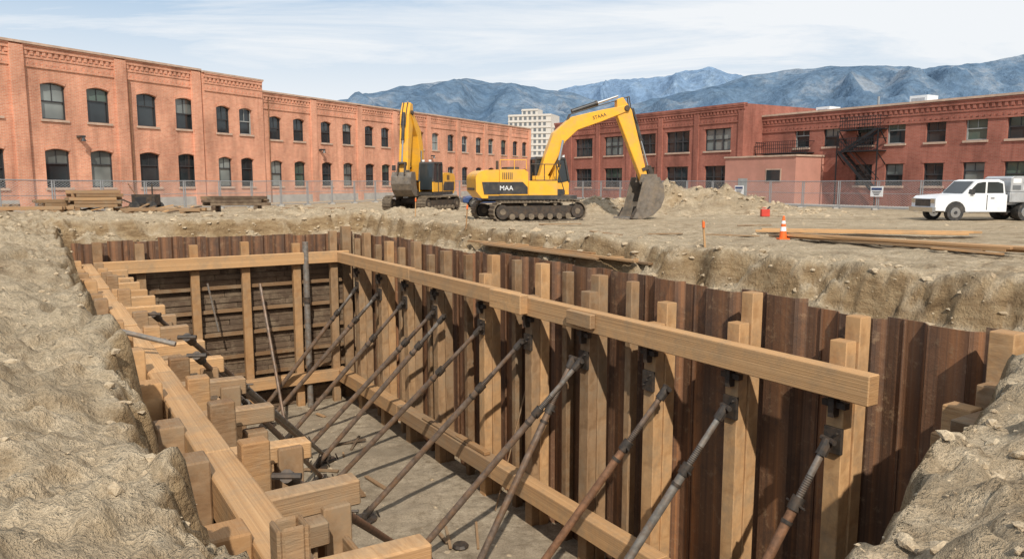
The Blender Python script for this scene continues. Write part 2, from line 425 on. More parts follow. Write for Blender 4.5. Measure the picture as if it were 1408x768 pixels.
posts=[3,6,9,12,15.9,19.1,22.2,25.1,28.0,30.8]
for i,u in enumerate(posts):
    w=ru(.19,.23); mt=M_new if i in (1,4,5,7,8,9) else M_mid
    top=-.80+ru(-.15,.12)
    if i==7: top=-1.35
    T.ubox(u-w+.06,u+w+.02,.02,.38,FLOOR-.1,top,mt,ru(.2,.75),jit=.004)
    dm=M_new if i in(4,7,8,9) else M_mid
    ft=-1.45+ru(-.08,.08) if i in (8,9,4,6) else -1.9
    T.ubox(u-w-.02,u+w-.02,.382,.72,FLOOR-.1,ft,dm,ru(.2,.8),jit=.003)
    H.ubox(u-.2,u+.2,.70,.80,-3.75,-3.2,M_steel)
    for k in range(3): H.cyl(W(u-.12+.12*k,.72,-3.6+.15*k),W(u-.12+.12*k,.86,-3.6+.15*k),.03,n=6,m=M_steel)
    H.ubox(u-.25,u+.3,.70,.85,-2.75,-2.62,M_steel); H.ubox(u-.05,u+.08,.7,.92,-2.95,-2.5,M_steel)
for u in (1.6,4.5,7.4,10.5,13.9,17.5,20.6,23.7):
    T.ubox(u-.13,u+.13,.02,.32,FLOOR-.1,-.95+ru(-.3,.15),M_mid,ru(0,.6),jit=.005)
T.obj('soldier_posts',rw,.018)
TW.ubox(.3,10.19,.75,1.08,-2.35,-1.80,M_new,.6); TW.ubox(10.2,18.7,.75,1.08,-2.38,-1.83,M_new,.45); TW.ubox(18.72,31.75,.75,1.10,-2.48,-1.86,M_new,.62)
TW.ubox(17.6,19.6,1.085,1.40,-2.42,-1.78,M_new,.85,jit=.004)
TW.ubox(22.0,23.2,1.11,1.30,-2.32,-1.9,M_mid,.9,jit=.01)
for a,b in ((0.5,9.0),(9.01,17.4),(17.41,26),(26.01,34.2)):
    TW.ubox(a,b,.73,1.25,-8.78,-8.15+ru(-.02,.02),M_new if a!=9.01 else M_mid,ru(.3,.6),jit=.001)
TW.ubox(11.5,15.5,1.0,1.2,-8.13,-8.05,M_mid,jit=.003); TW.ubox(14.5,16.8,.9,1.15,-8.13,-7.98,M_new)
TW.obj('wales',rw,.02)
K=MB()
K.ubox(33.55,33.98,.05,.45,-4,-.72,M_new,.5); K.ubox(33.65,34.1,.46,.95,-4,-1.6,M_mid,.6)
K.ubox(33.3,33.8,.95,1.35,-2.9,-1.98,M_new,.6); K.ubox(33.35,33.95,1.36,1.75,-3.2,-2.4,M_new,.3); K.ubox(33.9,34.6,1.2,2.2,-2.2,-1.95,M_mid)
K.obj('corner_blocking',rw,.02)
H.obj('brackets',rw)
bw=empty('timber_lagging_wall',W(0,6.5,FLOOR))
mb=MB(); sheets(mb,lambda s,o:(-.32+o,s-.3),13.6,FLOOR-.3,-.84,1.1,.18); o=mb.obj('sheet_piles',bw); m=o.modifiers.new('s','SOLIDIFY'); m.thickness=.025; m.offset=0
L=MB(); z=-2.45
while z>FLOOR:
    v=0.35
    while v<12.7:
        l=ru(2,4.5); e=min(12.7,v+l); L.ubox(-.04,.10+ru(-.04,.06),v,e-.02,z-.27,z,M_dark,jit=.003); v=e
    z-=.29
for z in (-3.3,-4.5,-5.7,-6.9,-7.9): L.ubox(.13,.36,.6,12.6,z-.16,z,M_mid,R()*.3)
L.obj('lagging',bw,.01)
T=MB()
for i,v in enumerate((1.15,3.15,5.74,8.15,10.55,12.3)):
    T.ubox(.38,.72,v-.2,v+.2,FLOOR-.1,-1.05+ru(-.3,.3) if i else -.7,M_new if i in(2,3,1) else M_mid,ru(.1,.6),jit=.003)
T.ubox(.74,1.05,.4,12.5,-2.35,-1.75,M_new,.55); T.ubox(.74,1.25,.6,12.5,-8.7,-8.15,M_new,.4)
T.ubox(-.1,.3,.0,.5,FLOOR,-.5,M_mid); T.obj('posts_and_wales',bw,.02)
P=MB(); P.cyl(W(.95,2.75,FLOOR),W(.95,2.75,-1.2),.16,n=12,m=M_pipe2); P.cyl(W(.95,2.75,-4.4),W(.95,2.75,-4.1),.22,n=10,m=M_steel)
P.cyl(W(1.2,5.2,-3.2),W(4.2,5.0,FLOOR+.1),.08,n=8,m=M_pipe); P.cyl(W(1.2,7.7,-3.0),W(1.3,7.3,-5.4),.05,n=8,m=M_pipe2); P.obj('pipes',bw,smooth=True)
# left wall
lw=empty('timber_retaining_wall',W(18,13,FLOOR))
mb=MB(); sheets(mb,lambda s,o:(s,12.7+o),38.2,FLOOR-.3,-2.45,1.2,.2); o=mb.obj('sheet_piles',lw); m=o.modifiers.new('s','SOLIDIFY'); m.thickness=.025; m.offset=0
T=MB()
u=.6
while u<38:
    l=min(ru(4.2,6),38-u); T.lbox(u,u+l-.015,12.84,13.30,-2.42+ru(-.03,.03),-1.86+ru(-.05,.05),M_new,ru(.4,.8),jit=.004); u+=l
T.lbox(1,38,12.5,12.83,-3.3,-2.75,M_mid)
pu=2.0
while pu<37.5:
    w=ru(.2,.27); top=-1.62+ru(-.12,.25)
    T.lbox(pu-w,pu+w,13.31,13.31+ru(.34,.44),-5.5,top,M_new if R()<.6 else M_mid,ru(.1,.8),jit=.015)
    T.lbox(pu+.75,pu+1.10,11.75,12.12,FLOOR,-2.15+ru(-.3,.1),M_mid,ru(.2,.9),jit=.006)
    T.lbox(pu+.66,pu+.98,11.6,12.835,-2.32,-2.0+ru(-.06,.06),M_new if R()<.7 else M_mid,ru(.2,.8),jit=.03)
    if R()<.5: T.lbox(pu+1.2,pu+1.5,12.2,12.835,-2.5,-2.2,M_mid,jit=.02)
    if R()<.6: T.lbox(pu-.5,pu-.2,12.45,12.835,-2.6,-1.75+ru(-.1,.2),M_new if R()<.5 else M_mid,jit=.02)
    T.lbox(pu+1.12,pu+2.0,11.85,11.93,-3.9,-2.6,M_mid,jit=.01)
    pu+=2.15+ru(-.1,.15)
u0,v0=33.1,12.95
for a in ((0,.30,0,.05),(0,.30,.27,.32),(0,.05,.05,.27),(.25,.30,.05,.27)):
    T.lbox(u0+a[0],u0+a[1],v0+a[2],v0+a[3],-1.84,-1.36,M_mid,.8)
T.lbox(34.0,35.1,11.9,12.83,-2.5,-2.15,M_new,.7,jit=.02); T.lbox(33.2,33.9,11.4,12.8,-2.75,-2.4,M_new,.4,jit=.03)
T.obj('beams_and_posts',lw,.022)
# ---------------- props
def prop(p0,p1,r=.105,m1=None,m2=None):
    m1=m1 or M_pipe; m2=m2 or M_pipe2
    p0=Vector(p0);p1=Vector(p1);d=(p0-p1);L=d.length;d.normalize()
    b=MB()
    j=p1+d*L*ru(.74,.84)
    b.cyl(p1,j,r,n=14,m=m1); b.cyl(j-d*.02,p0,r*.72,n=12,m=m2)
    b.cyl(j-d*.28,j+d*.02,r*1.35,n=12,m=M_steel); b.cyl(j-d*.6,j-d*.52,r*1.2,n=12,m=M_steel)
    for k in range(10): q=j+d*(.05+.05*k); b.cyl(q,q+d*.025,r*.82,n=10,m=M_steel)
    sd=d.cross(Vector((0,0,1))).normalized()
    b.cyl(j-d*.15-sd*.3,j-d*.15+sd*.3,.025,n=6,m=M_steel)
    b.cyl(p0-d*.35,p0+d*.02,r*1.15,n=10,m=M_steel)
    b.cyl(p0-sd*.2,p0+sd*.2,r*.6,n=8,m=M_steel)
    b.cyl(p1-sd*.2,p1+sd*.2,.08,n=8,m=M_steel)
    f=Vector((p1.x,p1.y,FLOOR+.03)); b.cyl(f,f+Vector((0,0,.06)),.42,n=10,m=M_steel); b.obox(f+Vector((0,0,.16)),sd*.17,(0.14*d.x,.14*d.y,0),(0,0,.12),M_steel)
    b.cyl(p1,p1+d*.3,r*1.3,n=10,m=M_steel)
    for a in (.4,2.5,4.4): b.cyl(f+Vector((.5*math.cos(a),.5*math.sin(a),0)),f+Vector((.5*math.cos(a)*.8,.5*math.sin(a)*.8,.25)),.03,n=6,m=M_steel)
    b.obj('steel_prop',None,smooth=True)
PR=[(30.8,1.0,M_piper,4.2),(28.0,1.5,M_pipe2,4.8),(26.0,1.9,M_piper,5.0),(22.3,2.7,M_pipe,5.4),(21.9,.3,M_pipe,4.4),(19.0,3.3,M_pipe,5.4),(16.2,4.0,M_pipe,5.3),(13.2,3.2,M_pipe,5.3),(12.2,3.6,M_pipe,5.6),(9.2,3.2,M_pipe,5.4),(6.2,3.0,M_pipe,5.6),(3.4,2.4,M_pipe,5.3)]
for u,du,m1,fv in PR:
    prop(W(u,.92,-3.45),W(u-du,fv,FLOOR+.2),.105,m1,M_pipe2 if R()<.5 else M_pipe)
for u,z,eu,ev,m1 in ((22.5,-1.5,9.3,4.7,M_pipe2),(23.6,-1.7,11.5,5.6,M_pipe),(30.2,-2.1,19.6,5.2,M_piper),(31.2,-2.5,21.4,6.0,M_pipe2),(34.6,-2.9,25.5,6.2,M_pipe2),(17.0,-1.8,6.5,5.0,M_pipe)):
    prop(W(u,12.0,z),W(eu,ev,FLOOR+.2),.085,m1,M_pipe)
b=MB(); 
b.cyl(W(19.2,18.3,TZ(19.2,18.3)+.08),W(22.9,12.3,-1.55),.055,n=10,m=M_pipe2); b.cyl(W(18.6,18.0,TZ(18.6,18)+.08),W(22.3,12.4,-1.6),.045,n=10,m=M_piper); b.obj('scaffold_tubes',None,smooth=True)
b=MB(); pts=[W(33.9+.5*math.sin(t*1.5),-.1+.35*t,-.75-.22*t*t) for t in [k*.2 for k in range(13)]]
for p,q in zip(pts,pts[1:]): b.cyl(p,q,.045,n=8,m=M_galv)
b.obj('drain_hose',None,smooth=True)
b=MB()
for _ in range(34):
    u,v=ru(3,27),ru(2,11.5); a=ru(0,3.14); l=ru(.2,.9); p=W(u,v,FLOOR+.09); d=Vector((math.cos(a)*l,math.sin(a)*l,ru(-.02,.06)))
    b.beam(p-d,p+d,ru(.08,.2),.05,random.choice([M_mid,M_dark,M_mid,M_mid]))
for _ in range(8):
    u,v=ru(6,25),ru(3,10); p=W(u,v,FLOOR+.06); b.cyl(p,p+Vector((0,0,.08)),.28,.22,n=10,m=M_steel)
b.obj('floor_debris')

# ------------------------------------------------------------ loose lumber
def plank(p0,p1,w=.2,h=.05,m=None,name='timber_plank'):
    b=MB(); b.beam(p0,p1,w,h,m or M_new); b.obj(name,None,.006)
def gz(x,y,dz=0): return Vector((x,y,TZw(x,y)+dz))
ps=MB()
for k in range(9):
    x0,y0=9.3+ru(-.5,.8),25.9+ru(-.5,.5)-.13*k; x1,y1=x0+3.8+ru(-.3,.6),y0-5.9+ru(-.4,.4)
    z=max(TZw(x0,y0),TZw(x1,y1),TZw((x0+x1)/2,(y0+y1)/2))+.06+.05*(k%3)
    ps.beam((x0,y0,z),(x1,y1,z+.03),.2,.07,M_new if k%3 else M_mid)
for k in range(4):
    x0,y0=8.8+k*.3,27.6+.25*k; z=TZw(x0,y0)+.12
    ps.beam((x0,y0,z),(x0+6.5,y0-2.0,z+.02),.22,.08,M_new)
ps.obj('lumber_pile',None,.006)
plank(gz(11.3,20.5,.1),gz(12.4,19.2,.1))
b=MB()
for k in range(7):
    u0=12+ru(-.6,2); b.beam(W(u0,-.66-.12*k,-.58+.04*(k%2)),W(u0+ru(6,10),-.66-.13*k,-.56+.06*(k%3)),.18,.07,M_new if k%3 else M_mid)
b.obj('plank_bundle',None,.006)
for k in range(8):
    x,y=ru(-1,12),ru(26,34); a=ru(-.5,.5); l=ru(.4,1.2); plank(gz(x-l*math.cos(a),y-l*math.sin(a),.05),gz(x+l*math.cos(a),y+l*math.sin(a),.05),.12,.04,M_mid,'timber_offcut')
for u,v,h,t in ((11.0,-1.3,1.1,.08),(24.5,-1.9,.8,-.1),(3.0,-2.6,1.0,.05)):
    p=W(u,v,TZ(u,v)); b=MB(); b.beam(p-Vector((0,0,.2)),p+Vector((t,0,h)),.07,.05,M_new); b.beam(p+Vector((t*.9,-.04,h-.22)),p+Vector((t*.98,-.04,h-.05)),.085,.065,M_orange); b.obj('survey_stake')
def stack(name,x,y,n,l,w,ang,mt,layers=3,lift=.35):
    b=MB(); c,s=math.cos(ang),math.sin(ang); z0=TZw(x,y)
    for e in (-.35,.35):
        cx,cy=x+c*l*e,y+s*l*e; b.beam((cx-s*-w*.6,cy-c*w*.6,z0+lift*.5),(cx+s*-w*.6,cy+c*w*.6,z0+lift*.5),.25,lift,mt)
    for L_ in range(layers):
        for k in range(n):
            if R()<.12 and L_==layers-1: continue
            o=(k-(n-1)/2)*w/n+ru(-.03,.03); dl=ru(-.35,.35); z=z0+lift+.1+L_*.2
            b.beam((x-c*(l/2+dl)-s*o,y-s*(l/2+dl)+c*o,z),(x+c*(l/2-dl)-s*o,y+s*(l/2-dl)+c*o,z),w/n*.9,.18,mt if R()<.7 else M_mid)
    b.obj(name,None,.01)
stack('timber_stack',-17.4,48.5,5,3.6,1.3,.15,M_dark,3,.45)
stack('timber_stack',-24.3,44.6,4,2.4,1.2,.5,M_mid,5,.4)
stack('timber_stack',-26.2,44.0,4,1.6,1.1,.9,M_mid,3,.3)
stack('timber_stack',-21.0,45.6,6,5.5,1.6,-.1,M_mid,1,.15)
stack('timber_stack',-25.8,41.2,5,3.5,1.2,.3,M_mid,1,.15)
stack('timber_stack',-12.3,47.4,5,3.5,1.2,-.2,M_mid,1,.12)
stack('timber_stack',-30,43,5,3.5,1.2,.1,M_mid,2,.2)
b=MB()
for k in range(22):
    a=ru(0,3.14); x,y=-23+ru(-2.5,4),45.2+ru(-1.2,1.2); l=ru(.4,1.3); z=TZw(x,y)
    b.beam((x-l*math.cos(a),y-l*math.sin(a),z+ru(.03,.2)),(x+l*math.cos(a),y+l*math.sin(a),z+ru(.05,.6)),ru(.08,.2),.06,random.choice([M_mid,M_dark,M_new]))
b.obj('scrap_timber_pile')
b=MB(); x,y=-22.4,47; z=TZw(x,y)
b.box(x-.7,x+.7,y-.4,y+.4,z+.5,z+1.15,M_steel); b.box(x-.5,x+.2,y-.42,y-.405,z+.6,z+1.0,M_black)
for sx in (-.5,.5): b.cyl((x+sx,y-.55,z+.36),(x+sx,y-.4,z+.36),.36,n=14,m=M_rubber); b.cyl((x+sx,y+.4,z+.36),(x+sx,y+.55,z+.36),.36,n=14,m=M_rubber)
b.cyl((x+.4,y,z+1.15),(x+.4,y,z+1.8),.05,n=8,m=M_steel); b.beam((x-.7,y,z+.5),(x-1.6,y,z+.9),.08,.08,M_steel); b.beam((x-.5,y-.3,z+1.15),(x-.9,y-.3,z+1.8),.06,.06,M_piper); b.obj('portable_pump',None,.03)
b=MB(); p=gz(8.95,25.2); b.box(p.x-.17,p.x+.17,p.y-.17,p.y+.17,p.z+.0,p.z+.05,M_orange)
for z0,z1,r0,r1,m in ((.05,.28,.12,.10,M_orange),(.28,.42,.10,.08,M_white),(.42,.52,.08,.07,M_orange),(.52,.62,.07,.055,M_white),(.62,.78,.055,.03,M_orange)):
    b.cyl(p+Vector((0,0,z0)),p+Vector((0,0,z1)),r0,r1,16,m,caps=(z1>.7))
b.obj('traffic_cone',None,smooth=True)
b=MB(); p=gz(13.9,42.0); b.box(p.x-.25,p.x+.2,p.y-.15,p.y+.15,p.z,p.z+.4,M_red); b.cyl(p+Vector((.1,0,.4)),p+Vector((.25,0,.55)),.05,n=8,m=M_black); b.beam(p+Vector((-.2,0,.48)),p+Vector((.05,0,.48)),.04,.04,M_red); b.obj('fuel_can',None,.04)

# ------------------------------------------------------------ excavator
def excavator(loc,rot,boom,under_rot,bs=1.0,cabx=0.0,bw_=.27):
    root=empty('excavator',loc,rot)
    b=MB(); q=Matrix.Rotation(under_rot,3,'Z'); Lh,rr=2.0,.46
    for sy in (-1.25,1.25):
        prof=[]
        for k in range(9): a=math.pi/2+math.pi*k/8; prof.append((-Lh+rr*math.cos(a),.48+rr*math.sin(a)))
        for k in range(9): a=-math.pi/2+math.pi*k/8; prof.append((Lh+rr*math.cos(a),.48+rr*math.sin(a)))
        b.prism([(p[0]*.93,.48+(p[1]-.48)*.6) for p in prof],sy-.2,sy+.2,M_steel)
        pts=[]; per=prof+[prof[0]]
        for (x0,z0),(x1,z1) in zip(per,per[1:]):
            d=math.hypot(x1-x0,z1-z0); n=max(1,round(d/.19))
            for k in range(n): t=(k+.5)/n; pts.append((x0+(x1-x0)*t,z0+(z1-z0)*t,math.atan2(z1-z0,x1-x0),d/n))
        for x,z,a,l in pts:
            ax=Vector((math.cos(a),0,math.sin(a))); az=Vector((-math.sin(a),0,math.cos(a)))
            b.obox((x,sy,z),ax*l*.46,(0,.31,0),az*.03,M_track); b.obox(Vector((x,sy,z))-az*.05,ax*.02,(0,.31,0),az*.03,M_track)
        for k in range(7): b.cyl((-1.5+k*.5,sy-.3,.24),(-1.5+k*.5,sy+.3,.24),.15,n=12,m=M_track)
        for x in (-.8,.8): b.cyl((x,sy-.24,.84),(x,sy+.24,.84),.09,n=10,m=M_track)
        for x in (-Lh,Lh): b.cyl((x,sy-.3,.48),(x,sy+.3,.48),.34,n=16,m=M_steel); b.cyl((x,sy-.32,.48),(x,sy+.32,.48),.15,n=10,m=M_track)
    b.box(-1,1,-1.1,1.1,.55,.85,M_steel); b.cyl((0,0,.8),(0,0,1.08),.75,n=20,m=M_steel)
    b.v=[tuple(q@Vector(p)) for p in b.v]
    b.obj('undercarriage',root,center=False)
    b=MB()
    b.box(-2.3,1.5+cabx,-1.35,1.35,1.05,1.25,M_black)
    cw=[]
    for k in range(7):
        a=math.pi*.5+math.pi*.5*k/6; cw.append((-2.35+.55*math.cos(a),2.05+.42*math.sin(a)))
    prof=[(-1.75,1.12),(-1.75,2.47)]+cw+[(-2.88,1.45),(-2.6,1.12)]
    b.prism(prof[::-1],-1.32,1.32,M_yel); b.box(-2.93,-2.9,-.9,.9,1.5,1.62,M_black)
    b.prism([(-1.74,1.26),(-1.74,2.5),(-.5,2.5),(-.32,2.36),(-.32,1.26)][::-1],-1.34,1.34,M_yel)
    for s in (-1,1):
        y0,y1=sorted((s*1.36,s*1.342)); b.prism([(-2.5,1.32),(-2.6,1.9),(-.6,1.9),(-.35,1.65),(-.35,1.32)][::-1],y0,y1,M_black)
        y0,y1=sorted((s*1.355,s*1.343))
        for k in range(6): b.box(-1.6+.09*k,-1.56+.09*k,y0,y1,2.02,2.35,M_black)
    b.box(-1.3,-.7,-1.0,.2,2.5,2.62,M_black); b.cyl((-1.45,.6,2.45),(-1.45,.6,2.95),.07,n=10,m=M_steel)
    b.box(-.31,1.15,-1.34,-.45,1.26,1.95,M_yel); b.box(.1,1.16,-1.345,-.46,1.955,2.0,M_black); b.box(1.16,1.5,-1.3,-.5,1.26,1.55,M_black)
    for k in range(3): b.box(1.52,1.56,-1.25+.3*k,-1.05+.3*k,1.3,1.5,M_steel)
    b.box(.3,1.0,-.40,-.30,1.26,2.2,M_yel); b.box(.3,1.0,.26,.34,1.26,2.2,M_yel)
    for x in (-.2,.5,1.1): b.cyl((x,-1.28,1.95),(x,-1.28,2.75),.025,n=6,m=M_steel)
    b.cyl((-.2,-1.28,2.75),(1.1,-1.28,2.75),.025,n=6,m=M_steel); b.cyl((1.1,-1.28,2.75),(1.5,-1.28,1.5),.025,n=6,m=M_steel)
    for x in (-1.7,-1.0,-.4): b.cyl((x,-1.28,2.5),(x,-1.28,2.95),.02,n=6,m=M_yel)
    b.cyl((-1.7,-1.28,2.95),(-.4,-1.28,2.95),.02,n=6,m=M_yel)
    b.cyl((1.2,-1.45,2.1),(1.2,-1.45,2.9),.02,n=6,m=M_steel); b.box(1.15,1.2,-1.6,-1.35,2.6,2.95,M_black)
    b.obj('house',root,.05,center=False,segs=2)
    b=MB(); cx0,cx1,cy0,cy1=-.15,1.62,.40,1.33
    for x,z0 in ((cx0,1.26),(.65,1.26),(cx1,1.26)):
        for y in (cy0,cy1):
            xt=x if x<cx1 else x-.22
            b.beam((x,y,1.9 if x==cx1 else z0),(xt,y,3.05),.09,.09,M_black)
    for y0,y1 in ((cy0,cy0+.05),(cy1-.05,cy1+.02)): b.prism([(cx0,1.26),(cx1,1.26),(cx1,1.95),(1.2,1.85),(cx0,1.85)],y0,y1,M_yel)
    b.prism([(cx0-.05,3.03),(1.45,3.03),(1.40,3.14),(cx0,3.17)],cy0-.03,cy1+.03,M_black)
    for y0,y1 in ((cy0+.02,cy0+.035),(cy1-.03,cy1-.015)): b.prism([(cx0+.02,1.8),(cx1-.02,1.9),(1.42,3.03),(cx0+.02,3.03)],y0,y1,M_glass)
    b.quad((cx1-.01,cy0,1.4),(cx1-.01,cy1,1.4),(1.44,cy1,3.03),(1.44,cy0,3.03),M_glass); b.quad((cx0,cy1,1.85),(cx0,cy0,1.85),(cx0,cy0,3.03),(cx0,cy1,3.03),M_glass)
    b.box(.2,.8,.6,1.1,1.4,2.2,M_black); b.box(.15,.3,.62,1.08,2.1,2.75,M_black)
    b.box(1.3,1.42,.55,.7,3.15,3.27,M_white); b.box(1.3,1.42,1.0,1.15,3.15,3.27,M_white)
    b.v=[(p[0]+cabx,p[1],p[2]) for p in b.v]
    b.obj('cab',root,.02,center=False)
    b=MB(); foot,e1,e2,tip,st_top,st_bot=[Vector((p[0],0,p[1])) for p in boom]
    cp=[foot,foot.lerp(e1,.5),e1,e2,e2.lerp(tip,.5),tip]; th=[.28,.50,.60,.58,.46,.26]
    up=[];lo=[]
    for i,p in enumerate(cp):
        a=cp[max(0,i-1)];c=cp[min(5,i+1)];d=(c-a).normalized();nrm=Vector((-d.z,0,d.x))
        up.append(p+nrm*th[i]*.62); lo.append(p-nrm*th[i]*.62)
    b.prism([(p.x,p.z) for p in lo]+[(p.x,p.z) for p in up[::-1]],-bw_,bw_,M_yel); b.cyl(foot-Vector((0,bw_+.11,0)),foot+Vector((0,bw_+.07,0)),.16,n=14,m=M_steel)
    b.cyl(tip-Vector((0,bw_+.07,0)),tip+Vector((0,bw_+.07,0)),.15,n=14,m=M_steel)
    d=(st_bot-st_top).normalized(); nrm=Vector((-d.z,0,d.x)); L=(st_bot-st_top).length
    sp=[(st_top,.18),(st_top+d*L*.18,.42),(st_top+d*L*.30,.38),(st_bot,.18)]
    b.prism(([((p+nrm*t).x,(p+nrm*t).z) for p,t in sp]+[((p-nrm*t).x,(p-nrm*t).z) for p,t in sp[::-1]])[::-1],-.2-(bw_-.27),.2+(bw_-.27),M_yel)
    b.obj('boom',root,.03,center=False)
    b=MB()
    def ram(a,c,r):
        a=Vector(a);c=Vector(c);m_=a.lerp(c,.55)
        b.cyl(a,m_,r,n=12,m=M_yel if r>.125 else M_black); b.cyl(m_-(c-a).normalized()*.1,m_,r*1.15,n=12,m=M_steel); b.cyl(m_,c,r*.5,n=10,m=M_chrome)
    for y in (-.4,.4): ram((foot.x+.55,y,foot.z-.45),(cp[2].x+.15,y,cp[2].z-.15),.13)
    ram(Vector((e2.x-.1,0,e2.z+.60)),st_top+Vector((-.05,0,.12)),.12)
    k1=st_top+d*L*.16+nrm*.52; k2=st_bot-d*.55+nrm*.42
    ram(k1,k2,.10)
    for y in (-.13,.13): 
        b.cyl((foot.x+.3,y,foot.z+.5),(e2.x-.2,y,e2.z+.46),.03,n=6,m=M_black); b.cyl((e2.x-.2,y,e2.z+.46),(tip.x-.3,y,tip.z+.45),.03,n=6,m=M_black)
        hp=[tip+Vector((-.3,y,.45)),tip+Vector((.15,y,.6)),st_top+d*.6+nrm*.42+Vector((0,y,0)),k1+d*.8+Vector((0,y,0))]
        for p,q2 in zip(hp,hp[1:]): b.cyl(p,q2,.03,n=6,m=M_black)
    b.cyl(k2-Vector((0,.25,0)),k2+Vector((0,.25,0)),.09,n=10,m=M_steel)
    for y in (-.22,.22):
        b.beam(k2+Vector((0,y,0)),st_bot-d*.55+Vector((0,y,0)),.06,.16,M_steel); b.beam(k2+Vector((0,y,0)),st_bot+d*.2+nrm*.45+Vector((0,y,0)),.07,.2,M_steel)
    b.cyl(st_bot-Vector((0,.3,0)),st_bot+Vector((0,.3,0)),.12,n=12,m=M_steel)
    b.obj('hydraulics',root,smooth=True,center=False)
    b=MB(); B=st_bot; wd=.72*bs
    arc=[(.42,.10),(.62,-.25),(.66,-.75),(.50,-1.18),(.15,-1.50),(-.35,-1.66),(-.85,-1.62)]
    inner=[(-.78,-1.56),(-.34,-1.58),(.10,-1.42),(.42,-1.13),(.57,-.74),(.54,-.27),(.36,.06)]
    tr=lambda p:(B.x+p[0]*bs,B.z+p[1]*bs)
    b.prism([tr(p) for p in arc+inner],-wd,wd,M_bucket)
    side=[(-.30,.12),(.42,.12)]+arc[1:]+[(-.62,-1.2)]
    for y in (-wd-.03,wd-.03): b.prism([tr(p) for p in side],y,y+.06,M_bucket)
    for y0 in (-.3,.22): b.prism([tr(p) for p in [(-.2,.25),(.5,.25),(.6,-.1),(-.3,-.1)]],y0,y0+.08,M_bucket)
    for k in range(5):
        y=-wd+.12+k*(2*wd-.24)/4; b.obox((B.x-.98*bs,y,B.z-1.62*bs),(.18,0,-.01),(0,.06,0),(0,0,.045),M_bucket,taper=.7)
    for v_ in (-wd-.04,wd+.04): b.beam((B.x-.62*bs,v_,B.z-1.2*bs),(B.x-.85*bs,v_,B.z-1.62*bs),.05,.14,M_steel)
    b.obj('bucket',root,.01,center=False)
    return root
def text(s,size,parent,loc,rot,m):
    c=bpy.data.curves.new('marking','FONT'); c.body=s; c.size=size; c.extrude=.004
    o=bpy.data.objects.new('marking',c); sc.collection.objects.link(o); o.parent=parent; o.location=loc; o.rotation_euler=rot; c.materials.append(m)
x,y=.8,38.6
E1=excavator((x,y,TZw(x,y)-.03),math.radians(13),[(.65,2.0),(1.55,4.1),(2.35,4.8),(5.1,5.6),(4.75,6.1),(6.2,2.0)],math.radians(10),1.2,.65)
text('MAA',.32,E1,(-1.75,-1.365,1.5),(math.pi/2,0,0),M_white)
text('STAAA',.24,E1,(3.3,-.28,5.0),(math.pi/2,math.radians(-16),0),M_black)
x,y=-5.9,50.5
E2=excavator((x,y,TZw(x,y)),math.radians(-104),[(.65,2.0),(1.0,4.0),(1.3,4.9),(2.5,6.1),(2.35,6.7),(3.1,2.4)],math.radians(-8),.85,0,.36)

